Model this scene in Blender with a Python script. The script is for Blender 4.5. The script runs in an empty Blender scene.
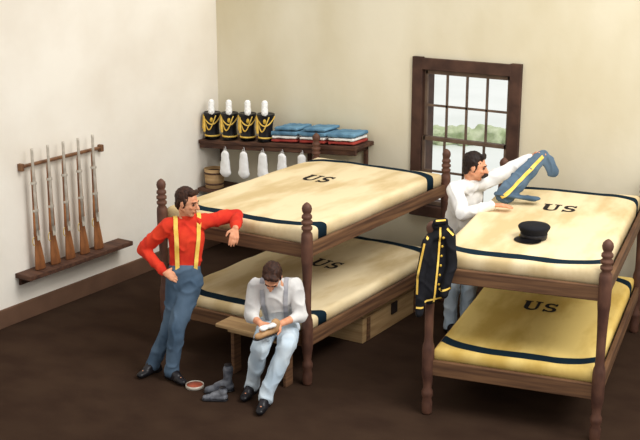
import bpy, bmesh, math, random
from mathutils import Vector, Matrix, noise
from mathutils.bvhtree import BVHTree
random.seed(4)
V=Vector
scene=bpy.context.scene
COL=scene.collection
scene.view_settings.view_transform='Standard'
# ------------------------------------------------------------------ helpers
def lin(c):
    return tuple(((x/255)/12.92 if x/255<=.04045 else ((x/255+.055)/1.055)**2.4) for x in c)+(1,)
MATS={}
def mat(name,c1,c2=None,rough=.8,scale=6,stretch=(1,1,1),bump=0.0,bscale=None,metal=0,detail=4,lo=.35,hi=.65,spec=.25):
    if name in MATS: return MATS[name]
    m=bpy.data.materials.new(name); m.use_nodes=True
    nt=m.node_tree; b=nt.nodes['Principled BSDF']
    b.inputs['Roughness'].default_value=rough; b.inputs['Metallic'].default_value=metal
    b.inputs['Specular IOR Level'].default_value=spec
    c2=c2 or tuple(int(x*.85) for x in c1)
    tc=nt.nodes.new('ShaderNodeTexCoord'); mp=nt.nodes.new('ShaderNodeMapping'); mp.inputs['Scale'].default_value=stretch
    nz=nt.nodes.new('ShaderNodeTexNoise'); nz.inputs['Scale'].default_value=scale; nz.inputs['Detail'].default_value=detail
    cr=nt.nodes.new('ShaderNodeValToRGB'); cr.color_ramp.elements[0].position=lo; cr.color_ramp.elements[1].position=hi
    cr.color_ramp.elements[0].color=lin(c2); cr.color_ramp.elements[1].color=lin(c1)
    L=nt.links.new
    L(tc.outputs['Object'],mp.inputs['Vector']); L(mp.outputs[0],nz.inputs['Vector']); L(nz.outputs['Fac'],cr.inputs[0]); L(cr.outputs[0],b.inputs['Base Color'])
    if bump:
        n2=nt.nodes.new('ShaderNodeTexNoise'); n2.inputs['Scale'].default_value=bscale or scale*3; n2.inputs['Detail'].default_value=3
        L(mp.outputs[0],n2.inputs['Vector'])
        bp=nt.nodes.new('ShaderNodeBump'); bp.inputs['Strength'].default_value=bump; bp.inputs['Distance'].default_value=.02
        L(n2.outputs['Fac'],bp.inputs['Height']); L(bp.outputs[0],b.inputs['Normal'])
    MATS[name]=m; return m
WL={}
def empty(name,loc,label=None,cat=None,group=None):
    o=bpy.data.objects.new(name,None); o.empty_display_size=.1; o.location=loc; COL.objects.link(o); WL[o]=V(loc)
    meta(o,label,cat,group); return o
def meta(o,label=None,cat=None,group=None,kind=None):
    if label:o['label']=label
    if cat:o['category']=cat
    if group:o['group']=group
    if kind:o['kind']=kind
    return o
def add(name,me,m,parent=None,origin=None,smooth=True):
    """me is built in world coordinates"""
    if origin is None:
        xs=[v.co for v in me.vertices]
        origin=V([(min(c[i] for c in xs)+max(c[i] for c in xs))/2 for i in range(3)])
    origin=V(origin); me.transform(Matrix.Translation(-origin))
    o=bpy.data.objects.new(name,me); COL.objects.link(o); WL[o]=origin
    for mm in (m if isinstance(m,(list,tuple)) else [m]): me.materials.append(mm)
    if parent is not None:
        o.parent=parent; o.location=origin-WL[parent]
    else: o.location=origin
    if smooth:
        for p in me.polygons:p.use_smooth=True
    return o
def bm2me(bm,name='m'):
    me=bpy.data.meshes.new(name); bm.normal_update(); bm.to_mesh(me); bm.free(); return me
def bm_box(bm,c,d,rot=None,bev=0,mi=0):
    r=bmesh.ops.create_cube(bm,size=1)
    M=Matrix.Translation(V(c))@(rot.to_4x4() if rot else Matrix.Identity(4))@Matrix.Diagonal((d[0],d[1],d[2],1))
    bmesh.ops.transform(bm,matrix=M,verts=r['verts'])
    fs=list({f for v in r['verts'] for f in v.link_faces})
    for f in fs:f.material_index=mi
    if bev:
        es=list({e for v in r['verts'] for e in v.link_edges})
        bmesh.ops.bevel(bm,geom=es,offset=bev,segments=2,affect='EDGES',profile=.5)
def box(name,c,d,m,parent=None,rot=None,bev=.008,origin=None):
    bm=bmesh.new(); bm_box(bm,c,d,rot,bev); return add(name,bm2me(bm),m,parent,origin,smooth=False)
def boxes(name,lst,m,parent=None,bev=0,origin=None):
    bm=bmesh.new()
    for it in lst: bm_box(bm,it[0],it[1],it[2] if len(it)>2 else None,bev)
    return add(name,bm2me(bm),m,parent,origin,smooth=False)
def frame(d):
    d=V(d).normalized(); h=V((0,0,1)) if abs(d.z)<.9 else V((1,0,0))
    e1=h.cross(d).normalized(); e2=d.cross(e1); return e1,e2,d
def bm_lathe(bm,prof,base,axis=(0,0,1),seg=20,mi=0):
    e1,e2,d=frame(axis); base=V(base); rings=[]
    for r,z in prof:
        rings.append([bm.verts.new(base+d*z+(e1*math.cos(2*math.pi*i/seg)+e2*math.sin(2*math.pi*i/seg))*max(r,.0005)) for i in range(seg)])
    for a,b in zip(rings,rings[1:]):
        for i in range(seg):
            f=bm.faces.new((a[i],a[(i+1)%seg],b[(i+1)%seg],b[i])); f.material_index=mi
    bm.faces.new(list(reversed(rings[0]))).material_index=mi; bm.faces.new(rings[-1]).material_index=mi
def lathe(name,prof,base,m,parent=None,axis=(0,0,1),seg=20):
    bm=bmesh.new(); bm_lathe(bm,prof,base,axis,seg); return add(name,bm2me(bm),m,parent)
# implicit-like parts
def bm_cap(bm,a,b,ra,rb,fd=None,fs=1.,seg=16,rg=5):
    a=V(a);b=V(b); d=b-a
    if d.length<1e-6:d=V((0,0,1))
    e1,e2,d=frame(d)
    if fd is not None: fd=V(fd).normalized()
    def off(n,r):
        o=n*r
        if fd is not None:o=o-fd*(o.dot(fd))*(1-fs)
        return o
    rings=[]
    for k in range(rg):
        ph=-math.pi/2+ (k+1)*(math.pi/2)/rg
        rings.append((a,ra,ph))
    for k in range(rg):
        rings.append((b,rb,k*(math.pi/2)/rg))
    vr=[]
    for c,r,ph in rings:
        vr.append([bm.verts.new(c+off(e1*(math.cos(ph)*math.cos(2*math.pi*i/seg))+e2*(math.cos(ph)*math.sin(2*math.pi*i/seg))+d*math.sin(ph),r)) for i in range(seg)])
    lo=bm.verts.new(a+off(-d,ra)); hi=bm.verts.new(b+off(d,rb))
    for i in range(seg): bm.faces.new((lo,vr[0][(i+1)%seg],vr[0][i])); bm.faces.new((hi,vr[-1][i],vr[-1][(i+1)%seg]))
    for A,B in zip(vr,vr[1:]):
        for i in range(seg): bm.faces.new((A[i],A[(i+1)%seg],B[(i+1)%seg],B[i]))
def bm_ell(bm,c,ax,rad,seg=18,rg=12):
    r=bmesh.ops.create_uvsphere(bm,u_segments=seg,v_segments=rg,radius=1)
    M=Matrix([[ax[j][i]*rad[j] for j in range(3)]+[c[i]] for i in range(3)]+[[0,0,0,1]])
    bmesh.ops.transform(bm,matrix=M,verts=r['verts'])
def crease(co):
    n=noise.noise(V(((co.x+.5*co.z)/.13,co.y/.13,(co.z-.6*co.x)/.20)))
    return (1-min(1.0,abs(n)*3.2))**2-.35+.45*noise.noise(co/.2)
def remesh(bm,voxel,smooth=4,disp=0,dscale=.12,zmin=None,fold=0):
    me=bpy.data.meshes.new('t'); bmesh.ops.recalc_face_normals(bm,faces=bm.faces); bm.to_mesh(me); bm.free()
    o=bpy.data.objects.new('t',me); COL.objects.link(o)
    r=o.modifiers.new('r','REMESH'); r.mode='VOXEL'; r.voxel_size=voxel; r.adaptivity=0
    if smooth:
        s=o.modifiers.new('s','SMOOTH'); s.factor=.5; s.iterations=smooth
    dg=bpy.context.evaluated_depsgraph_get(); dg.update()
    out=bpy.data.meshes.new_from_object(o.evaluated_get(dg))
    bpy.data.objects.remove(o)
    if disp:
        for v in out.vertices:
            c=v.co/dscale
            n=noise.noise(c)+.5*noise.noise(c*2.3)
            v.co+=v.normal*n*disp
    if fold:
        T=[v.co+v.normal*(fold*crease(v.co)) for v in out.vertices]
        for v,t in zip(out.vertices,T): v.co=t
    if zmin is not None:
        for v in out.vertices:
            if v.co.z<zmin: v.co.z=zmin
    return out
def copy_thing(root,delta,rotz=0):
    def cp(o,par):
        n=o.copy(); COL.objects.link(n)
        if par is not None: n.parent=par
        for ch in list(o.children): cp(ch,n)
        return n
    n=cp(root,None); n.location=root.location+V(delta); n.rotation_euler.z+=rotz
    return n
def turn(o,pivot,ang):
    d=o.location-V(pivot); o.location=V(pivot)+Matrix.Rotation(ang,3,'Z')@d; o.rotation_euler.z+=ang
# ------------------------------------------------------------------ directions
AZ=math.radians(32.74); R=V((math.cos(AZ),math.sin(AZ),0)); FH=V((-math.sin(AZ),math.cos(AZ),0)); VW=-FH; Z=V((0,0,1))
# ------------------------------------------------------------------ materials
M_wall=mat('plaster_cream',(240,234,222),(230,222,208),.95,1.2,bump=.12,bscale=14)
M_wallb=mat('plaster_tan',(229,221,198),(213,202,172),.95,.9,(1,1,.6),bump=.15,bscale=12)
M_floor=mat('floor_dark',(62,47,37),(54,40,32),1.0,2.5,(1,1.4,1),bump=.04,spec=0.0)
M_base=mat('baseboard_brown',(106,78,60),(94,68,52),.8,3,(1,1,1))
M_dark=mat('wood_dark',(92,64,50),(58,38,30),.6,8,(1,1,5))
M_rail=mat('wood_rail',(118,85,58),(78,53,38),.7,2.2,(.7,.7,14))
M_post=mat('wood_post',(106,72,56),(74,48,39),.55,9,(1,1,.6))
M_win=mat('wood_window',(84,58,46),(60,40,32),.6,6)
M_munt=mat('wood_muntin',(112,92,76),(86,68,56),.6,6)
M_shelf=mat('wood_shelf',(96,66,50),(64,42,34),.7,5,(1,5,5))
M_stock=mat('wood_stock',(166,108,64),(118,74,46),.5,10,(1,1,.5))
M_rackr=mat('wood_rack_rail',(134,96,66),(100,68,48),.6,10,(1,1,.5))
M_steel=mat('steel',(206,198,184),(164,154,140),.45,10,metal=.15)
M_brass=mat('brass',(226,190,80),(190,150,50),.4,10,metal=.3)
M_skin=mat('skin',(226,164,128),(206,138,102),.6,20)
M_red=mat('red_cotton',(228,66,38),(196,42,28),.85,6)
M_yel=mat('yellow_web',(250,214,110),(230,184,76),.8,12)
M_blue=mat('blue_wool',(92,112,130),(66,86,104),.9,5)
M_dblue=mat('slate_blue_wool',(86,106,126),(64,84,104),.9,5)
M_lblue=mat('pale_blue_cotton',(210,222,230),(180,198,212),.9,5)
M_white=mat('white_cotton',(242,240,235),(222,220,217),.9,6)
M_bag=mat('bleached_cotton',(252,252,250),(238,238,236),.9,6)
M_grey=mat('grey_cotton',(226,224,220),(200,198,196),.9,6)
M_hair=mat('brown_hair',(70,42,28),(38,22,16),.6,60,(1,1,.3))
M_hairb=mat('dark_hair',(42,28,22),(24,15,13),.6,60,(1,1,.3))
M_black=mat('black_leather',(38,36,40),(18,17,20),.35,12)
M_bgrey=mat('grey_leather',(124,126,132),(70,72,80),.45,14)
M_tan=mat('tan_leather',(196,156,110),(160,120,80),.5,12)
M_susp=mat('grey_web',(176,176,180),(148,148,154),.8,12)
M_navy=mat('black_wool',(22,22,28),(12,12,16),.85,10)
M_ink=mat('black_ink',(34,26,22),(24,18,16),.9,10)
M_eye=mat('eye_dark',(40,26,20),None,.3,5)
M_lip=mat('lip',(176,96,80),None,.6,5)
M_chest=mat('chest_wood',(184,152,108),(150,118,80),.7,2.2,(.8,.8,12))
M_plate=mat('dark_iron',(44,34,30),(30,24,22),.6,8)
M_bench=mat('bench_wood',(196,162,116),(164,130,90),.7,2.2,(.7,12,12))
# ------------------------------------------------------------------ room
XL=-8.34; YB=10.7
def room():
    bm=bmesh.new(); bm_box(bm,(-3.1,7.0,-.05),(10.9,7.9,.1)); meta(add('floor',bm2me(bm),M_floor,smooth=False),kind='structure')
    bm=bmesh.new(); bm_box(bm,(XL-.1,7.0,1.9),(.2,7.9,3.8)); meta(add('wall_left',bm2me(bm),M_wall,smooth=False),kind='structure')
    x0,x1,z0,z1=-5.57,-4.55,.88,2.38; X0=XL-.2;X1=2.3
    L=[]
    def seg(a,b,c,d): L.append((((a+b)/2,YB+.12,(c+d)/2),(b-a,.24,d-c)))
    seg(X0,x0,-.1,3.8); seg(x1,X1,-.1,3.8); seg(x0,x1,-.1,z0); seg(x0,x1,z1,3.8)
    meta(boxes('wall_back',L,M_wallb),kind='structure')
    meta(box('baseboard_left',(XL+.015,7.0,.095),(.03,7.9,.19),M_base),kind='structure')
    meta(box('baseboard_back',(-3.05,YB-.015,.1),(10.5,.03,.2),M_base),kind='structure')
    cw=.12; L=[]
    L+= [((x0-cw/2+.01,YB-.02,(z0+z1)/2),(cw,.06,z1-z0+2*cw)),((x1+cw/2-.01,YB-.02,(z0+z1)/2),(cw,.06,z1-z0+2*cw)),
         (((x0+x1)/2,YB-.022,z1+cw/2-.01),(x1-x0,.06,cw)),(((x0+x1)/2,YB-.03,z0-cw/2+.01),(x1-x0+.1,.1,cw))]
    for x in (x0+.01,x1-.01): L.append(((x,YB+.12,(z0+z1)/2),(.02,.22,z1-z0)))
    for z in (z0+.01,z1-.01): L.append((((x0+x1)/2,YB+.12,z),(x1-x0,.22,.02)))
    w=meta(boxes('window_1',L,M_win,bev=.004),kind='structure')
    for (a,b,y) in ((z0+.02,(z0+z1)/2+.02,YB-.01),((z0+z1)/2-.02,z1-.02,YB+.022)):
        S=[]
        for x in (x0+.035,x1-.035): S.append(((x,y,(a+b)/2),(.03,.03,b-a)))
        for z in (a+.02,b-.02): S.append((((x0+x1)/2,y,z),(x1-x0-.06,.03,.04)))
        for i in (1,2,3):
            xx=x0+.05+(x1-x0-.1)*i/4; S.append(((xx,y,(a+b)/2),(.023,.02,b-a-.04)))
        S.append((((x0+x1)/2,y,(a+b)/2),(x1-x0-.08,.02,.023)))
        boxes('sash',S,M_munt,parent=w)
room()
# outside
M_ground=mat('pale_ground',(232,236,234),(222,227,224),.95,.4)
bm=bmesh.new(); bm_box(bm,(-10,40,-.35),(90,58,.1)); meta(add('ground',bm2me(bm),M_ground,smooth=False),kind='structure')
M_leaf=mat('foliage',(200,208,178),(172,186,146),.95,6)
bm=bmesh.new()
for i in range(150):
    r_=random.uniform(1.2,4.4); s_=random.uniform(.045,.085)
    bm_ell(bm,V((0,0,-.3))+FH*(21.2+random.uniform(-.25,.25))+R*r_+Z*random.uniform(.03,.3+.04*math.sin(r_*5)),(V((1,0,0)),V((0,1,0)),Z),[s_*1.5,s_*1.5,s_],10,7)
bm_cap(bm,V((0,0,-.2))+FH*21.2+R*1.2,V((0,0,-.2))+FH*21.2+R*4.4,.16,.16)
o=add('tree_line',remesh(bm,.03,1,.02,.05),M_leaf); meta(o,'pale green low line of trees on open ground outside','trees',None,'stuff')
# ------------------------------------------------------------------ bunks
POST=[(.035,0),(.042,.02),(.044,.10),(.036,.14),(.047,.17),(.047,.2),(.034,.23),(.042,.30),(.048,.34),(.05,.36),(.05,.56),(.047,.6),(.038,.63),(.034,.68),(.037,.9),(.043,1.05),(.047,1.10),(.05,1.13),(.05,1.33),(.047,1.37),(.032,1.395),(.046,1.41),(.048,1.43),(.032,1.445),(.048,1.46),(.048,1.48),(.032,1.495),(.046,1.51),(.044,1.53),(.03,1.545),(.04,1.565),(.044,1.59),(.038,1.615),(.02,1.635),(.004,1.645)]
def bunk(x0,x1,y0,y1,label):
    cx,cy=(x0+x1)/2,(y0+y1)/2
    e=empty('bunk_bed',(cx,cy,0),label,'bunk bed')
    for x in (x0,x1):
        for y in (y0,y1): lathe('post',POST,(x,y,0),M_post,e,seg=18)
    for zc,h in ((1.215,.12),(.415,.13)):
        for x in (x0,x1): box('side_rail',(x,cy,zc),(.04,y1-y0-.06,h),M_rail,e)
        for y in (y0,y1): box('end_rail',(cx,y,zc),(x1-x0-.06,.04,h),M_rail,e)
        boxes('slats',[((cx,y0+.15+i*(y1-y0-.3)/11,zc+.015),(x1-x0-.05,.12,.02)) for i in range(12)],M_dark,e)
    return e
B1=(-6.62,-5.03,7.62,10.22); B2=(-3.88,-2.52,7.66,10.20)
PIV=V((-3.88,7.66,0)); ANG=math.radians(11)
bunk(*B1,'brown wooden double-decker bunk with turned posts and blankets')
b2=bunk(*B2,'brown wooden double-decker bunk with a jacket on its post')
def blanket_mat(name,c1,c2,hw,hl):
    m=mat(name,c1,c2,1.0,2.2,(1.8,.6,1),bump=.15,bscale=9,lo=.38,hi=.6,spec=.05)
    nt=m.node_tree; L=nt.links.new; b=nt.nodes['Principled BSDF']
    tc=[n for n in nt.nodes if n.type=='TEX_COORD'][0]; cr=[n for n in nt.nodes if n.type=='VALTORGB'][0]
    sp=nt.nodes.new('ShaderNodeSeparateXYZ'); L(tc.outputs['Object'],sp.inputs[0])
    def M(op,a,bb=None):
        n=nt.nodes.new('ShaderNodeMath'); n.operation=op
        for i,x in enumerate((a,bb)):
            if x is None: continue
            if isinstance(x,(int,float)): n.inputs[i].default_value=x
            else: L(x,n.inputs[i])
        return n.outputs[0]
    ax=M('DIVIDE',M('ABSOLUTE',sp.outputs[0]),hw); ay=M('ABSOLUTE',sp.outputs[1])
    line=M('SUBTRACT',hl-.09,M('MULTIPLY',M('POWER',ax,5.),.17))
    band=M('LESS_THAN',M('ABSOLUTE',M('SUBTRACT',ay,line)),M('ADD',.056,M('MULTIPLY',M('POWER',ax,5.),.014)))
    mx=nt.nodes.new('ShaderNodeMix'); mx.data_type='RGBA'; L(band,mx.inputs[0]); L(cr.outputs[0],mx.inputs[6]); mx.inputs[7].default_value=lin((22,38,48))
    L(mx.outputs[2],b.inputs['Base Color']); return m
def mattress(name,x0,x1,y0,y1,zb,zt,c1,c2,label,us):
    hw,hl=(x1-x0)/2,(y1-y0)/2; cx,cy=(x0+x1)/2,(y0+y1)/2; r=.045
    def coords(h):
        e=[0,.004,.012,.022,.036,.052,.07]; n=34; a=.09
        return [-h+t for t in e]+[-h+a+(2*h-2*a)*i/n for i in range(n+1)]+[h-t for t in reversed(e)]
    def top(x,y):
        d=min(hw-abs(x-cx),hl-abs(y-cy)); z=zt
        if d<r: z-=r*(1-math.sqrt(max(0,1-(1-d/r)**2)))
        z+=.009*noise.noise(V((x*2.2,y*2.2,zt*7)))+.005*noise.noise(V((x*6,y*6,zt*3)))
        z+=.01*(1-((x-cx)/hw)**2)*(1-((y-cy)/hl)**4)
        return z
    xs=[cx+t for t in coords(hw)]; ys=[cy+t for t in coords(hl)]
    bm=bmesh.new(); g=[[bm.verts.new((x,y,top(x,y))) for y in ys] for x in xs]
    for i in range(len(xs)-1):
        for j in range(len(ys)-1): bm.faces.new((g[i][j],g[i+1][j],g[i+1][j+1],g[i][j+1]))
    bd=[g[i][0] for i in range(len(xs))]+[g[-1][j] for j in range(1,len(ys))]+[g[i][-1] for i in range(len(xs)-2,-1,-1)]+[g[0][j] for j in range(len(ys)-2,0,-1)]
    lo=[bm.verts.new((v.co.x*.998+cx*.002,v.co.y*.998+cy*.002,zb)) for v in bd]; n=len(bd)
    for i in range(n): bm.faces.new((bd[(i+1)%n],bd[i],lo[i],lo[(i+1)%n]))
    bm.faces.new(list(lo))
    bmesh.ops.recalc_face_normals(bm,faces=bm.faces)
    o=add('mattress',bm2me(bm),blanket_mat(name,c1,c2,hw,hl),origin=(cx,cy,zb)); meta(o,label,'mattress','blanket-covered bunk mattresses')
    bm=bmesh.new(); S=.8; K=1.3
    def rib(pts):
        L=[];n=len(pts)
        for i,(x,y,w) in enumerate(pts):
            a=pts[max(i-1,0)];b=pts[min(i+1,n-1)]; d=V((b[0]-a[0],b[1]-a[1])).normalized(); nx,ny=-d.y,d.x
            row=[]
            for s in (-1,1):
                X=us[0]+(x+s*nx*w*K/2)*S*.9; Y=us[1]+(y+s*ny*w*K/2)*S; row.append(bm.verts.new((X,Y,top(X,Y)+.004)))
            L.append(row)
        for A,B in zip(L,L[1:]): bm.faces.new((A[0],B[0],B[1],A[1]))
    H=.27
    def line(x0,y0,x1,y1,w,n=6): rib([(x0+(x1-x0)*i/n,y0+(y1-y0)*i/n,w) for i in range(n+1)])
    ux=-.17
    line(ux,H,ux,.07,.045); line(ux+.13,H,ux+.13,.07,.028)
    rib([(ux+.065-.065*math.cos(t),.07-.062*math.sin(t),.032+.01*math.cos(t)) for t in [math.pi*i/12 for i in range(13)]])
    line(ux-.05,H,ux+.05,H,.022); line(ux+.085,H,ux+.175,H,.022)
    sx=.12; P=[]
    for i in range(13):
        t=math.radians(30+i*240/12); P.append((sx+.055*math.cos(t),.2+.062*math.sin(t),.026+.016*i/12))
    for i in range(1,13):
        t=math.radians(90-i*240/12); P.append((sx+.058*math.cos(t),.075+.063*math.sin(t),.042-.016*i/12))
    rib(P); line(sx+.06,.2,sx+.06,.28,.02); line(sx-.063,.075,sx-.063,-.01,.02)
    bm.normal_update()
    for f in bm.faces:
        if f.normal.z<0: f.normal_flip()
    add('lettering',bm2me(bm),M_ink,parent=o)
    return o,top
T1,T1b=(229,210,170),(204,180,134); T2,T2b=(232,203,124),(208,174,92)
_,top1=mattress('blanket_tan_a',B1[0]+.03,B1[1]-.03,B1[2]+.03,B1[3]-.03,1.245,1.39,T1,T1b,'tan blanket with navy end bands and black US on upper bunk',(-5.97,9.15))
mattress('blanket_tan_b',B1[0]+.03,B1[1]-.03,B1[2]+.03,B1[3]-.03,.455,.575,T1,T1b,'tan blanket with navy bands and US behind the seated man',(-5.76,8.98))
m3,top2=mattress('blanket_tan_c',B2[0]+.03,B2[1]-.03,B2[2]+.03,B2[3]-.03,1.245,1.39,T1,T1b,'tan blanket with navy bands and US under a cap',(-3.17,9.25))
m4,_=mattress('blanket_yellow',B2[0]+.03,B2[1]-.03,B2[2]+.03,B2[3]-.03,.455,.575,T2,T2b,'yellowish blanket with navy band and US on lower bunk',(-3.22,8.84))
for o in (b2,m3,m4): turn(o,PIV,ANG)
# ------------------------------------------------------------------ chest under bunk
def chest():
    x0,x1,y0,y1,h=-5.75,-5.11,8.7,9.85,.31
    e=empty('footlocker',((x0+x1)/2,(y0+y1)/2,0),'light brown wooden chest with dark lock plate under a bunk','chest')
    box('body',((x0+x1)/2,(y0+y1)/2,.125),(x1-x0,y1-y0,.25),M_chest,e)
    box('lid',((x0+x1)/2,(y0+y1)/2,.284),(x1-x0+.03,y1-y0+.03,.05),M_chest,e)
    box('lock_plate',(x1+.008,9.3,.19),(.016,.12,.12),M_plate,e)
    for y in (y0+.1,y1-.1): box('batten',(x1+.006,y,.125),(.014,.06,.24),M_rail,e)
chest()
def bench():
    cx=-5.46; w=.72; y=7.46
    e=empty('bench',(cx,y,0),'pale wooden plank bench at the foot of a bunk','bench')
    box('seat',(cx,y,.478),(w,.23,.034),M_bench,e)
    for x in (cx-w/2+.1,cx+w/2-.06):
        box('leg',(x,y+.05,.2305),(.035,.11,.461),M_rail,e)
    box('apron',(cx,y-.02,.432),(w-.14,.025,.06),M_bench,e)
bench()
# ------------------------------------------------------------------ rifle rack
def rack():
    e=empty('rifle_rack',(XL+.06,8.1,0.45),'brown wooden wall rack with a rail and ledge for rifles','rack')
    box('top_rail',(XL+.03,8.06,1.57),(.045,1.16,.028),M_rackr,e)
    for y in (7.5,8.62): box('bracket',(XL+.03,y,1.565),(.06,.04,.075),M_rackr,e)
    box('ledge',(XL+.11,8.1,.485),(.22,1.5,.05),M_shelf,e)
    box('backboard',(XL+.012,8.1,.42),(.024,1.42,.09),M_shelf,e)
rack()
def rifle(y):
    x=XL+.115; z0=.513
    e=empty('rifle',(x,y,z0),'brown-stocked musket standing upright in a wall rack','rifle','rifles in the wall rack')
    bm=bmesh.new()
    prof=[(.0,.034,.078),(.01,.036,.084),(.12,.032,.072),(.24,.028,.052),(.30,.026,.042),(.36,.030,.05),(.46,.028,.046),(.7,.024,.036),(1.02,.020,.029),(1.06,.012,.018)]
    offs=[.018,.018,.012,.004,0,0,0,0,0,0]
    rings=[]
    for (z,a,b),of in zip(prof,offs):
        rings.append([bm.verts.new((x+a*.8*math.cos(t),y+of+b*.8*math.sin(t),z0+z)) for t in [2*math.pi*i/12 for i in range(12)]])
    for A,B in zip(rings,rings[1:]):
        for i in range(12): bm.faces.new((A[i],A[(i+1)%12],B[(i+1)%12],B[i]))
    bm.faces.new(list(reversed(rings[0]))); bm.faces.new(rings[-1])
    add('stock',bm2me(bm),M_stock,e)
    lathe('barrel',[(.017,0),(.016,.3),(.014,.86),(.014,.88)],(x+.016,y-.008,z0+.36),M_steel,e,seg=10)
    box('lock_plate',(x+.028,y-.002,z0+.36),(.008,.04,.1),M_steel,e,bev=.003)
    bm=bmesh.new()
    for i in range(9):
        t0=math.pi*i/9-math.pi/2; t1=math.pi*(i+1)/9-math.pi/2
        bm_cap(bm,(x,y-.032-.03*math.cos(t0),z0+.3+.045*math.sin(t0)),(x,y-.032-.03*math.cos(t1),z0+.3+.045*math.sin(t1)),.004,.004,seg=6,rg=2)
    add('trigger_guard',bm2me(bm),M_brass,e)
    for z in (.6,.88): lathe('barrel_band',[(.031,0),(.032,.005),(.032,.02),(.031,.025)],(x+.002,y-.001,z0+z),M_steel,e,seg=10)
    return e
r0=rifle(7.57)
for i in range(1,5): copy_thing(r0,(0,.21*i,0))
# ------------------------------------------------------------------ back shelf
SL=.07; HY=YB-.285
def zs(x): return 1.375+SL*(x-XL)
def shelf():
    rot=Matrix.Rotation(-math.atan(SL),3,'Y')
    x0,x1=XL+.01,-6.16; cx=(x0+x1)/2
    e=empty('wall_shelf',(cx,YB-.15,zs(cx)),'dark brown plank wall shelf holding dress hats and folded clothing','shelf')
    box('board',(cx,YB-.21,zs(cx)-.025),((x1-x0),.415,.045),M_shelf,e,rot)
    box('peg_rail',(cx,YB-.385,zs(cx)-.075),((x1-x0),.03,.06),M_shelf,e,rot)
    for x in (-8.28,-7.0,-6.25):
        boxes('bracket',[((x,YB-.18,zs(x)-.075),(.04,.32,.04)),((x,YB-.03,zs(x)-.2),(.04,.04,.26))],M_shelf,e)
    xs=[-7.93,-7.66,-7.39,-7.12,-6.85]
    for x in xs: lathe('peg',[(.009,0),(.009,.03),(.013,.038),(.005,.044)],(x,YB-.4,zs(x)-.08),M_dark,e,axis=(0,-1,.25),seg=10)
    e2=empty('low_shelf',(-7.6,YB-.22,.78),'dark brown plank shelf under the hat shelf with a bucket','shelf')
    box('board',(-7.57,YB-.24,.78),(1.5,.46,.045),M_shelf,e2)
    for x in (-8.2,-7.6,-6.95): box('bracket',(x,YB-.2,.71),(.04,.38,.09),M_shelf,e2)
    for i,x in enumerate(xs):
        z=zs(x)-.085
        e3=empty('haversack',(x,YB-.42,z-.36),'white cloth haversack hanging from a shelf peg','bag','haversacks on the pegs')
        bm=bmesh.new(); y=YB-.42
        bm_cap(bm,(x-.03,y,z-.07),(x+.03,y,z-.07),.026,.026,(0,1,0),.7)
        bm_cap(bm,(x-.035,y,z-.29),(x+.035,y,z-.29),.046,.046,(0,1,0),.6)
        bm_cap(bm,(x,y,z-.08),(x,y,z-.28),.055,.075,(0,1,0),.5)
        add('pouch',remesh(bm,.01,3,.005,.07),M_bag,e3)
        bm=bmesh.new()
        for s in (-1,1): bm_cap(bm,(x+s*.003,y,z+.015),(x+s*.03,y,z-.08),.006,.008,(0,1,0),.6,8,3)
        add('strap',bm2me(bm),M_grey,e3)
shelf()
def bucket():
    b=V((-8.16,YB-.34,.804)); e=empty('bucket',b,'tan wooden stave bucket with dark hoops on a low shelf','bucket')
    lathe('staves',[(.108,0),(.11,.005),(.122,.23),(.112,.23),(.1,.03),(.001,.03)],b,M_chest,e,seg=24)
    for z in (.04,.17): lathe('hoop',[(.109+z*.05,0),(.114+z*.05,.004),(.115+z*.05,.02),(.110+z*.05,.024)],b+V((0,0,z)),M_dark,e,seg=24)
bucket()
# hats
def shako(x):
    y=HY; z=zs(x)+.012; b=V((x,y,z)); f=VW
    e=empty('dress_hat',b,'black dress shako with yellow cords and white plume on a shelf','hat','plumed dress hats on the shelf')
    def rad(zz):
        t=zz/.26; return .094-.03*math.sin(min(1,t)*math.pi)*.55+.014*t**2
    lathe('crown',[(rad(0),0)]+[(rad(t),t) for t in (.006,.03,.06,.1,.14,.18,.22,.25,.262)]+[(.1,.27),(.08,.262),(.001,.262)],b,M_black,e,seg=28)
    bm=bmesh.new(); up=[]
    n=14
    for k in range(n+1):
        t=-1.0+2.0*k/n; d=f*math.cos(t)+R*math.sin(t)
        up.append((bm.verts.new(b+d*.09+Z*.02),bm.verts.new(b+d*(.096+.068*max(0,math.cos(t*1.5)))+Z*.002)))
    for A,B in zip(up,up[1:]): bm.faces.new((A[0],A[1],B[1],B[0]))
    bmesh.ops.solidify(bm,geom=bm.faces[:],thickness=.004)
    add('visor',bm2me(bm),M_black,e)
    bm=bmesh.new()
    for (za,zb_,t0,t1) in ((.24,.15,-1.4,1.4),(.24,.09,-1.4,.5)):
        P=[]
        for k in range(17):
            q=k/16; t=t0+(t1-t0)*q; zz=za-(za-zb_)*math.sin(math.pi*q)
            P.append(b+(f*math.cos(t)+R*math.sin(t))*(rad(zz)+.004)+Z*zz)
        for a,c in zip(P,P[1:]): bm_cap(bm,a,c,.0075,.0075,seg=6,rg=2)
    for tt,ln in ((-.95,.15),(-1.2,.12)):
        a=b+(f*math.cos(tt)+R*math.sin(tt))*.11+Z*.23; bm_cap(bm,a,a-Z*ln,.006,.016,seg=8,rg=3)
    add('cord',bm2me(bm),M_yel,e)
    lathe('band',[(.094,0),(.0955,.003),(.0955,.014),(.093,.016)],b+Z*.018,M_yel,e,seg=28)
    bm=bmesh.new(); bm_ell(bm,b+f*.098+Z*.2,(R,f,Z),(.02,.012,.026),12,8); add('badge',bm2me(bm),M_brass,e)
    bm=bmesh.new(); p=b+f*.085+Z*.25
    bm_cap(bm,p,p+Z*.04,.016,.036); bm_cap(bm,p+Z*.04,p+Z*.13-f*.012,.038,.036)
    add('plume',remesh(bm,.006,2,.006,.015),M_bag,e)
    e.scale=(.98,.98,1.12)
    return e
h0=shako(-8.215)
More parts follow.
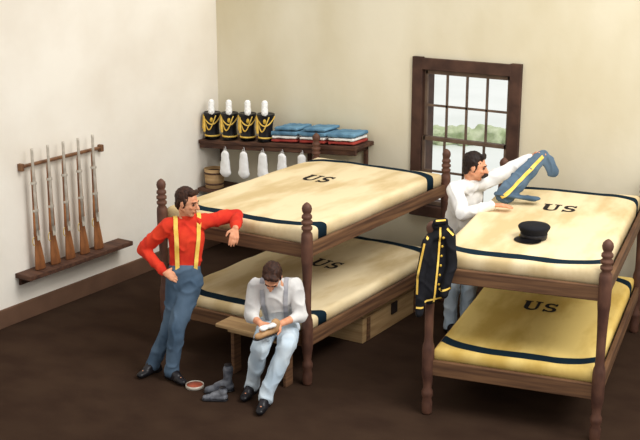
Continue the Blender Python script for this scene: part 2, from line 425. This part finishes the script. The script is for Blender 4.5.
for i in range(1,4):
    x=-8.215+.26*i; copy_thing(h0,(.26*i,0,zs(x)-zs(-8.215)),random.uniform(-.15,.15))
# folded clothing
M_fb=mat('folded_blue',(108,150,176),(74,112,140),.9,8); M_fr=mat('folded_red',(172,70,60),(140,48,44),.9,8)
rots=Matrix.Rotation(-math.atan(SL),3,'Y')
def fold(x,w,zoff,th,m,label,dy=0):
    z=zs(x)+zoff+th/2+.008
    bm=bmesh.new(); bm_box(bm,(x,YB-.22+dy,z),(w,.32,th),rots)
    bmesh.ops.subdivide_edges(bm,edges=bm.edges[:],cuts=5,use_grid_fill=True)
    me=remesh(bm,.012,4,.005,.06)
    meta(add('folded_garment',me,m),label,'clothing','folded garments on the shelf')
for k,x in enumerate((-7.13,-6.75,-6.37)):
    fold(x,.34,0,.03,M_fr,'folded red garment at the bottom of a shelf stack')
    fold(x,.33,.039,.03,M_white,'folded white garment in the middle of a stack')
    fold(x,.35,.078,.045,M_fb,'folded blue wool garment in a shelf stack')
    if k<2: fold(x+.03,.31,.134,.035,M_fb,'folded blue wool garment on top of a stack')
# ------------------------------------------------------------------ people
def hand(bm,w,d,n,th,curl=.5,s=1.0,spread=.0):
    w=V(w); d=V(d).normalized(); n=V(n); n=(n-d*n.dot(d)).normalized(); sd=V(th); sd=(sd-d*sd.dot(d)-n*sd.dot(n)).normalized()
    for k in (-1,0,1): bm_cap(bm,w+d*.005*s,w+d*.085*s+sd*.025*k*s,.026*s,.02*s,n,.62,10,3)
    for k,ln in enumerate((.074,.084,.078,.06)):
        o=(.034-.0225*k)*s; p=w+d*.085*s+sd*o; a=0
        fs=(sd*(.03-.02*k)*spread*10)
        for j,fr in enumerate((.45,.3,.25)):
            a+=curl*(.8+.15*k*.5)
            dd=(d*math.cos(a)+n*math.sin(a)+fs*(1 if j==0 else .3)).normalized()
            q=p+dd*ln*fr*s*1.05; r0=(.0098-.0010*j)*s
            bm_cap(bm,p,q,r0,r0-.0008,None,1,8,3); p=q
    p=w+d*.025*s+sd*.026*s; q=p+(d*.55+sd*.75+n*.25).normalized()*.042*s; bm_cap(bm,p,q,.0135*s,.0115*s,None,1,8,3)
    r=q+(d*.85+sd*.2+n*(.3+curl*.5)).normalized()*.034*s; bm_cap(bm,q,r,.011*s,.009*s,None,1,8,3)
def head(bm,c,f,u):
    f=V(f).normalized(); u=V(u); u=(u-f*u.dot(f)).normalized(); s=f.cross(u).normalized(); A=(s,f,u)
    bm_ell(bm,c+u*.03-f*.012,A,(.074,.094,.092)); bm_ell(bm,c-u*.03+f*.018,A,(.060,.074,.09))
    bm_ell(bm,c-u*.092+f*.058,A,(.03,.026,.024))
    for k in (-1,1):
        bm_cap(bm,c-u*.085+f*.05+s*.015*k,c-u*.05-f*.01+s*.052*k,.022,.02)
        bm_ell(bm,c+s*.074*k-u*.004-f*.004,A,(.011,.02,.03))
        bm_ell(bm,c+s*.034*k-u*.022+f*.066,A,(.02,.016,.018))
    bm_ell(bm,c+f*.078+u*.03,A,(.046,.017,.012))
    bm_cap(bm,c+f*.088+u*.018,c+f*.114-u*.022,.009,.0145); bm_ell(bm,c+f*.1-u*.027,A,(.018,.014,.010))
    bm_ell(bm,c+f*.086-u*.055,A,(.024,.012,.012))
    return f,u,s
def person(base,label,J,shirt_m,trou_m,shoe_m,hair_m,must=True,susp=None,g=1.0,gs=1.0):
    P=lambda t:V(base)+R*t[0]+VW*t[1]+Z*t[2]
    D=lambda t:(R*t[0]+VW*t[1]+Z*t[2]).normalized()
    j={k:P(v) for k,v in J.items() if k in('pel','chest','neck','head','sR','sL','eR','eL','wR','wL','hR','hL','kR','kL','aR','aL')}
    bf=D(J['bf'])
    e=empty('person',base,label,'person')
    bm=bmesh.new()
    f,u,s=head(bm,j['head'],D(J['hf']),D(J.get('hu',(0,0,1))))
    c=j['head']
    bm_cap(bm,c-u*.04-f*.03,j['neck'],.053,.058)
    bm_cap(bm,j['neck'],j['chest'],.07,.12,bf,.7)
    bm_cap(bm,j['sR'],j['sL'],.05,.05); bm_cap(bm,j['pel'],j['chest'],.11,.135,bf,.68); bm_cap(bm,j['hR'],j['hL'],.075,.075)
    for k in 'RL':
        bm_cap(bm,j['s'+k],j['e'+k],.046,.038); bm_cap(bm,j['e'+k],j['w'+k],.039,.027)
        bm_cap(bm,j['h'+k],j['k'+k],.07,.048); bm_cap(bm,j['k'+k],j['a'+k],.048,.034)
        td=D(J['t'+k]); bm_cap(bm,j['a'+k]-Z*.04,j['a'+k]+td*.13-Z*.055,.032,.025)
        hd=J['hand'+k]; w=j['w'+k]
        hand(bm,w,D(hd[0]),D(hd[1]),D(hd[2]),hd[3],1.0,hd[4] if len(hd)>4 else 0)
    add('body',remesh(bm,.0055,2),M_skin,e)
    bm=bmesh.new()
    w=j['pel']+(j['chest']-j['pel'])*.05
    bm_cap(bm,w,j['chest'],.124*gs,.155*gs,bf,.74); bm_cap(bm,j['sR'],j['sL'],.066*gs,.066*gs)
    nb=j['neck']
    bm_cap(bm,j['chest'],nb,.125,.066,bf,.8)
    for k in 'RL':
        el,wr=j['e'+k],j['w'+k]; wr=el+(wr-el)*J.get('sleeve'+k,.93)
        bm_cap(bm,j['s'+k],el,.066*gs,.058*gs); bm_cap(bm,el,wr,.058*gs,.04*gs)
    sm=remesh(bm,.01,5,fold=.011); bvh=BVHTree.FromPolygons([v.co.copy() for v in sm.vertices],[tuple(p.vertices) for p in sm.polygons])
    add('shirt',sm,shirt_m,e)
    bm=bmesh.new()
    bm_cap(bm,nb+u*.005,nb+u*.03,.064,.060); add('collar',remesh(bm,.008,1),shirt_m,e)
    bm=bmesh.new()
    bm_cap(bm,j['hR'],j['hL'],.09*g,.09*g,bf,.95); bm_cap(bm,(j['hR']+j['hL'])/2,j['pel']+(j['chest']-j['pel'])*.04,.122*g,.126*g,bf,.82)
    for k in 'RL':
        an=j['a'+k]; bm_cap(bm,j['h'+k],j['k'+k],.09*g,.068*g); bm_cap(bm,j['k'+k],an+(j['k'+k]-an)*.08,.068*g,.054*g)
        bm_cap(bm,an+(j['k'+k]-an)*.1,an-Z*.015,.054*g,.06*g)
    tm=remesh(bm,.01,5,fold=.011,zmin=.03); add('trousers',tm,trou_m,e)
    for k in 'RL':
        a=j['a'+k]; td=D(J['t'+k]); td=V((td.x,td.y,0)).normalized(); gg=V((a.x,a.y,0))
        zz=a.z-.1
        bm=bmesh.new()
        bm_cap(bm,gg-td*.045+Z*(.045+zz),gg+td*.15+Z*(.034+zz),.045,.036,Z,.85); bm_cap(bm,gg+td*.1+Z*(.04+zz),gg+td*.16+Z*(.034+zz),.048,.038,Z,.75)
        bm_cap(bm,a,gg+Z*(.06+zz),.048,.048); bm_cap(bm,gg+Z*(.09+zz),gg+td*.08+Z*(.06+zz),.045,.04)
        bm_box(bm,gg-td*.05+Z*(.015+zz),(.07,.07,.03),Matrix.Rotation(math.atan2(td.y,td.x),3,'Z'))
        add('shoe',remesh(bm,.008,2,zmin=.004+max(zz,0)),shoe_m,e)
    A=(s,f,u)
    bm=bmesh.new(); bm_ell(bm,c+u*.04-f*.026,A,(.082,.096,.094)); bm_ell(bm,c-u*.02-f*.06,A,(.066,.048,.07))
    bm_cap(bm,c+u*.1+f*.05-s*.04,c+u*.105+f*.045+s*.035,.024,.026)
    for k in (-1,1): bm_cap(bm,c+s*.071*k+u*.03+f*.012,c+s*.067*k-u*.03+f*.012,.013,.009)
    add('hair',remesh(bm,.007,1,.006,.02),hair_m,e)
    for k in (-1,1):
        bm=bmesh.new(); bm_ell(bm,c+f*.0815+s*.03*k+u*.008,A,(.0125,.009,.007),10,8); add('eye',bm2me(bm),M_eye,e)
        bm=bmesh.new(); bm_cap(bm,c+f*.092+s*.014*k+u*.031,c+f*.08+s*.046*k+u*.031,.0055,.004); add('eyebrow',bm2me(bm),hair_m,e)
    if must:
        bm=bmesh.new()
        for k in (-1,1): bm_cap(bm,c+f*.112-u*.046,c+f*.09+s*.044*k-u*.068,.019,.011)
        add('moustache',remesh(bm,.005,1),hair_m,e)
    bm=bmesh.new(); bm_ell(bm,c+f*.0945-u*.062,A,(.02,.008,.006),12,8); add('mouth',bm2me(bm),M_lip,e)
    if susp:
        side=(j['sL']-j['sR']); side=(side-bf*side.dot(bf)).normalized(); upd=(j['chest']-j['pel']).normalized()
        for k in (-1,1):
            rows=[]
            w0=j['pel']+side*k*.075+upd*.0; w1=(j['sR']+j['sL'])/2+side*k*.10
            seq=[]
            for i in range(24): seq.append((w0.lerp(w1,i/23*.97)+bf*.5,-bf))
            for i in range(7): seq.append((w1+bf*(.05-.1*i/6)+upd*.5,-upd))
            for i in range(15): seq.append((w1.lerp(w0-side*k*.04,.03+.97*i/14)-bf*.5,bf))
            for o,d in seq:
                hs=[bvh.ray_cast(o+side*t*.018,d,.8)[0] for t in (-1,0,1)]
                if None in hs: continue
                hh=min((h-o).dot(d) for h in hs)
                rows.append([h-d*(.35*((h-o).dot(d)-hh)+.009) for h in hs])
            bm=bmesh.new(); vs=[[bm.verts.new(p) for p in r_] for r_ in rows]
            for A_,B_ in zip(vs,vs[1:]):
                if (A_[0].co-B_[0].co).length<.2:
                    bm.faces.new((A_[0],A_[1],B_[1],B_[0])); bm.faces.new((A_[1],A_[2],B_[2],B_[1]))
            add('suspender',bm2me(bm),susp,e)
    return e,P
# standing man
J1=dict(pel=(.11,0,.97),chest=(.135,-.02,1.27),neck=(.14,-.02,1.47),head=(.15,.02,1.60),hf=(.9,.42,-.22),bf=(.25,1,0),
 sR=(-.02,.0,1.395),sL=(.28,-.05,1.41),eR=(-.25,-.06,1.16),eL=(.555,-.18,1.43),wR=(-.06,.10,1.0),wL=(.56,.06,1.385),
 hR=(.04,0,.9),hL=(.17,0,.9),kR=(-.02,-.02,.5),kL=(.04,.11,.5),aR=(-.21,-.06,.1),aL=(-.02,.1,.1),tR=(-.5,.7,0),tL=(.6,.7,0),
 handR=((.85,.15,-.35),(-.1,-.8,-.3),(.3,0,1),.35),handL=((-.1,.6,-.75),(-.2,-.7,-.5),(-1,0,0),.35),sleeveL=.9)
person((-6.12,7.15,0),'standing man in red shirt, yellow suspenders, blue trousers leaning on bunk',J1,M_red,M_dblue,M_black,M_hair,False,M_yel,1.14,1.04)
# seated man
B2M=(-5.28,7.30,.01)
J2=dict(pel=(.14,-.12,.60),chest=(.125,-.0,.86),neck=(.11,.10,1.02),head=(.10,.19,1.10),hf=(-.12,.6,-.9),hu=(0,.8,.55),bf=(-.1,1,-.45),
 sR=(-.04,.04,.965),sL=(.275,.02,.965),eR=(-.09,.08,.72),eL=(.33,.08,.72),wR=(.0,.27,.72),wL=(.17,.28,.72),
 hR=(.06,-.1,.56),hL=(.22,-.1,.56),kR=(.0,.28,.52),kL=(.22,.28,.53),aR=(-.09,.08,.1),aL=(.04,.34,.1),tR=(-.3,.8,0),tL=(-.25,1,0),
 handR=((.7,.6,-.1),(.3,-.3,-.8),(.1,.8,.3),.55),handL=((-.7,.6,-.1),(-.3,-.3,-.8),(-.1,.8,.3),.55),sleeveR=.5,sleeveL=.5)
person((B2M[0],B2M[1],0),'seated man in pale shirt and pale trousers polishing a shoe',J2,M_grey,M_lblue,M_black,M_hair,False,M_susp,1.12,1.06)
# man behind second bunk
J3=dict(pel=(.06,.0,.99),chest=(.12,.1,1.30),neck=(.155,.16,1.49),head=(.18,.20,1.62),hf=(.93,.25,-.2),bf=(.6,.75,-.1),
 sR=(.0,.25,1.42),sL=(.30,.08,1.46),eR=(.05,.5,1.27),eL=(.50,.04,1.55),wR=(.29,.57,1.37),wL=(.70,.02,1.66),
 hR=(.03,.0,.92),hL=(.17,-.04,.92),kR=(.04,.02,.5),kL=(.2,-.02,.5),aR=(.03,0,.1),aL=(.18,-.06,.1),tR=(.2,.9,0),tL=(.5,.7,0),
 handR=((.9,.05,-.02),(0,.0,-1),(-.1,-.9,.2),.15),handL=((.75,0,.35),(.1,.7,-.6),(.0,.2,1),.75))
B3=V((-4.57,9.40,0)); G3=1.06
e3,_=person(B3,'moustached man in white shirt laying out blue trousers over a bunk',J3,M_white,M_lblue,M_black,M_hairb,True,None,1.08,1.12)
e3.scale=(G3,G3,G3)
# ------------------------------------------------------------------ held trousers
def ribbon(bvh,path,side,wid,e,m,name,step=9,lift=.005,view=VW):
    bm=bmesh.new(); rows=[]
    for a,c in zip(path,path[1:]):
        for i in range(step):
            p=a.lerp(c,i/(step-1)); d=(c-a).normalized(); n=d.cross(view).normalized(); row=[]
            for t in (-1,1):
                hh=bvh.ray_cast(p+n*t*wid+n*side+view*.5,-view,.9)
                if hh[0] is None: row=None;break
                row.append(hh[0]+view*lift)
            if row: rows.append(row)
    vs=[[bm.verts.new(p) for p in r_] for r_ in rows]
    for A_,B_ in zip(vs,vs[1:]):
        if (A_[0].co-B_[0].co).length<.12: bm.faces.new((A_[0],A_[1],B_[1],B_[0]))
    if len(rows)>2: add(name,bm2me(bm),m,e)
    else: bm.free()
def heldtrousers():
    P=lambda r,v,z:B3+(R*r+VW*v+Z*z)*G3
    w0=P(.44,.34,1.41); h=P(.79,.07,1.715); k1=P(.61,.20,1.55)
    e2=P(.885,.10,1.56)
    e=empty('uniform_trousers',w0,'grey-blue uniform trousers with yellow side stripe held above a blanket','trousers')
    bm=bmesh.new()
    bm_cap(bm,w0,k1,.10,.09,VW,.22); bm_cap(bm,k1,h-Z*.03,.09,.065,VW,.25)
    bm_cap(bm,h-Z*.04,h.lerp(e2,.5),.055,.06,VW,.28); bm_cap(bm,h.lerp(e2,.5),e2-Z*.01,.06,.06,VW,.3)
    bm_cap(bm,w0-R*.06-Z*.0,P(.68,.36,1.375),.05,.06,Z,.35)
    me=remesh(bm,.008,3,fold=.012); bvh=BVHTree.FromPolygons([v.co.copy() for v in me.vertices],[tuple(p.vertices) for p in me.polygons])
    add('cloth',me,M_blue,e)
    ribbon(bvh,[w0-R*.05-Z*.03,k1,h-Z*.03],-.005,.016,e,M_yel,'stripe',lift=.009)
heldtrousers()
# ------------------------------------------------------------------ cap
def cap():
    b=V((-3.33,8.42,0)); b.z=top2(-3.195,8.30)+.006
    e=empty('forage_cap',b,'dark navy forage cap with shiny black visor on a blanket','cap')
    bm=bmesh.new()
    bm_lathe(bm,[(.09,0),(.094,.004),(.098,.045),(.115,.075),(.118,.085),(.108,.096),(.05,.1),(.001,.1)],b,seg=26)
    add('crown',bm2me(bm),M_navy,e)
    lathe('band',[(.094,.0),(.0965,.003),(.1,.03),(.098,.033)],b+Z*.004,M_black,e,seg=26)
    bm=bmesh.new(); f=(VW*.7-R*.7).normalized(); s=f.cross(Z); rows=[]
    for k in range(15):
        t=-1.2+2.4*k/14; d=f*math.cos(t)+s*math.sin(t)
        rows.append((bm.verts.new(b+d*.095+Z*.016),bm.verts.new(b+d*(.098+.075*max(0,math.cos(t*1.25)))+Z*.004)))
    for A,B in zip(rows,rows[1:]): bm.faces.new((A[0],A[1],B[1],B[0]))
    bmesh.ops.solidify(bm,geom=bm.faces[:],thickness=.004)
    add('visor',bm2me(bm),M_black,e)
    lathe('button',[(.009,0),(.009,.004),(.003,.008)],b+(f*.6+s*.75).normalized()*.1+Z*.02,M_brass,e,axis=(f*.6+s*.75))
    e.scale=(1.12,1.12,1.2)
cap()
# ------------------------------------------------------------------ jacket on post
def jacket():
    b=V((-3.88,7.66,.035)); P=lambda r,v,z:b+R*(r*.93)+VW*v+Z*z
    e=empty('uniform_jacket',P(.03,.1,.9),'near-black uniform jacket with yellow piping hanging on a bunk post','jacket')
    bm=bmesh.new()
    bm_cap(bm,P(.04,.03,1.58),P(.09,.03,1.595),.045,.045)
    bm_cap(bm,P(-.02,.05,1.48),P(.14,.05,1.53),.045,.045)
    bm_cap(bm,P(.03,.05,1.47),P(-.01,.1,1.04),.075,.09,VW,.4)
    bm_cap(bm,P(.10,.05,1.47),P(.05,.1,1.06),.055,.065,VW,.45)
    bm_cap(bm,P(-.045,.08,1.46),P(-.095,.12,1.2),.046,.042,VW,.8); bm_cap(bm,P(-.095,.12,1.2),P(-.10,.15,.90),.042,.036,VW,.9)
    bm_cap(bm,P(.155,.06,1.5),P(.165,.11,1.28),.046,.042); bm_cap(bm,P(.165,.11,1.28),P(.10,.17,1.06),.042,.036)
    me=remesh(bm,.009,3,fold=.009); bvh=BVHTree.FromPolygons([v.co.copy() for v in me.vertices],[tuple(p.vertices) for p in me.polygons])
    add('cloth',me,M_navy,e)
    bm=bmesh.new(); bm_cap(bm,P(.03,.065,1.615),P(.10,.065,1.625),.028,.028,VW,.8); cm=remesh(bm,.006,2)
    cb=BVHTree.FromPolygons([v.co.copy() for v in cm.vertices],[tuple(p.vertices) for p in cm.polygons]); add('collar',cm,M_navy,e)
    ribbon(cb,[P(.01,.1,1.632),P(.12,.1,1.642)],0,.006,e,M_yel,'collar_braid',lift=.004)
    for path in ([(.065,1.58),(.06,1.45),(.05,1.3),(.02,.98)],[(.0,1.55),(-.05,1.49)],[(.12,1.57),(.175,1.52)],[(.06,1.09),(.15,1.12)],[(-.145,.95),(-.06,.95)],[(-.06,.99),(.09,1.02)],[(-.07,1.46),(-.125,1.2),(-.13,.97)]):
        ribbon(bvh,[P(a,.1,z) for a,z in path],0,.0075,e,M_yel,'piping',lift=.007)
    for i in range(6):
        h=bvh.ray_cast(P(.09-.006*i,.6,1.5-.075*i),-VW,1.)
        if h[0]:
            bm=bmesh.new(); bm_ell(bm,h[0]+VW*.004,(R,VW,Z),(.011,.006,.011),10,6); add('button',bm2me(bm),M_brass,e)
jacket()
# ------------------------------------------------------------------ shoes / tin
def loose_shoe(c,td,m,label,up=Z,sh=.12,sc=.88):
    c=V(c); td=V(td).normalized(); bm=bmesh.new()
    bm_cap(bm,c-td*.06+up*.045,c+td*.10+up*.036,.040,.032,up,.9); bm_cap(bm,c+td*.07+up*.036,c+td*.125+up*.03,.041,.034,up,.8)
    bm_cap(bm,c-td*.05+up*.07,c-td*.045+up*(sh*.6),.036,.036); bm_cap(bm,c-td*.045+up*(sh*.6),c-td*.05+up*sh,.036,.046); bm_cap(bm,c-td*.03+up*.08,c+td*.05+up*.055,.038,.034)
    e=empty('boot',c,label,'boot')
    add('upper',remesh(bm,.008,1,zmin=.006),m,e)
    bm=bmesh.new(); bm_cap(bm,c-td*.06+up*.012,c+td*.12+up*.012,.044,.046,up,.22)
    add('sole',remesh(bm,.006,1,zmin=.002),M_black,e)
    bm=bmesh.new(); bm_cap(bm,c-td*.05+up*(sh+.043),c-td*.05+up*(sh+.046),.034,.034,up,.1); add('opening_shade',bm2me(bm),M_black,e)  # flat black disc, painted shade in place of a hollow shaft
    e.scale=(sc,sc,sc)
    return e
loose_shoe((-5.56,7.10,0),(-.8,-.8,0),M_bgrey,'grey leather boot standing upright on the floor beside a tin',sh=.20,sc=1.0)
loose_shoe((-5.48,6.93,0),(-.9,-.5,0),M_bgrey,'low grey leather boot on the floor near a seated man',sc=.85,sh=.1)
def tin():
    b=V((-5.82,7.04,0)); e=empty('polish_tin',b,'round polish tin with reddish contents open on the floor','tin')
    lathe('tin_body',[(.075,0.001),(.08,.004),(.08,.03),(.074,.03),(.072,.022),(.001,.022)],b,M_steel,e,seg=24)
    lathe('polish',[(.07,0),(.07,.006),(.02,.009),(.001,.009)],b+Z*.021,mat('polish_red',(170,84,60),None,.5,12),e,seg=24)
tin()
def heldshoe():
    b=V((B2M[0],B2M[1],0)); P=lambda r,v,z:b+R*r+VW*v+Z*z
    e=empty('shoe',P(.08,.36,.66),'tan leather shoe held in the lap of the seated man','shoe')
    bm=bmesh.new(); bm_cap(bm,P(.12,.33,.69),P(-.01,.4,.655),.038,.032,Z,.85); bm_cap(bm,P(.12,.33,.7),P(.13,.32,.74),.04,.04)
    add('upper',remesh(bm,.008,2),M_tan,e)
    bm=bmesh.new(); bm_cap(bm,P(.13,.33,.66),P(-.02,.4,.63),.038,.034,Z,.25); add('sole',bm2me(bm),M_black,e)
    bm=bmesh.new(); bm_cap(bm,P(.03,.38,.72),P(.11,.36,.74),.035,.03,Z,.5); o=add('polishing_cloth',remesh(bm,.008,1,.01,.03),M_white); meta(o,'crumpled white polishing cloth in the hands of the seated man','cloth')
heldshoe()
# ------------------------------------------------------------------ lights
w=bpy.data.worlds.new('w'); scene.world=w; w.use_nodes=True
bg=w.node_tree.nodes['Background']; bg.inputs[0].default_value=lin((252,250,247)); bg.inputs[1].default_value=.9
def area(name,loc,target,size,power,col):
    l=bpy.data.lights.new(name,'AREA'); l.shape='DISK'; l.size=size; l.energy=power; l.color=col
    o=bpy.data.objects.new(name,l); COL.objects.link(o); o.location=loc
    o.rotation_euler=(V(target)-V(loc)).to_track_quat('-Z','Y').to_euler(); return o
area('key_light',(-1.0,6.4,4.6),(-4.8,9.0,1.0),1.8,120,(1,.98,.94))
area('back_wall_fill',(-3.0,8.2,4.6),(-4.8,10.7,1.4),1.6,34,(1,.98,.94))  # unseen lamp added so brightness falls off along the back wall
s=bpy.data.lights.new('sun','SUN'); s.energy=1.25; s.angle=.35; s.color=(1,.985,.96); so=bpy.data.objects.new('sun',s); COL.objects.link(so)
so.rotation_euler=V((-.85,.02,-1.0)).to_track_quat('-Z','Y').to_euler()
# ------------------------------------------------------------------ camera
cd=bpy.data.cameras.new('camera'); cam=bpy.data.objects.new('camera',cd); COL.objects.link(cam)
cam.location=(0,0,4.0); cd.sensor_width=36; cd.lens=1128/640*36
p=math.atan(310/1128); cam.rotation_euler=(math.pi/2-p,0,AZ); cd.clip_end=200
scene.camera=cam
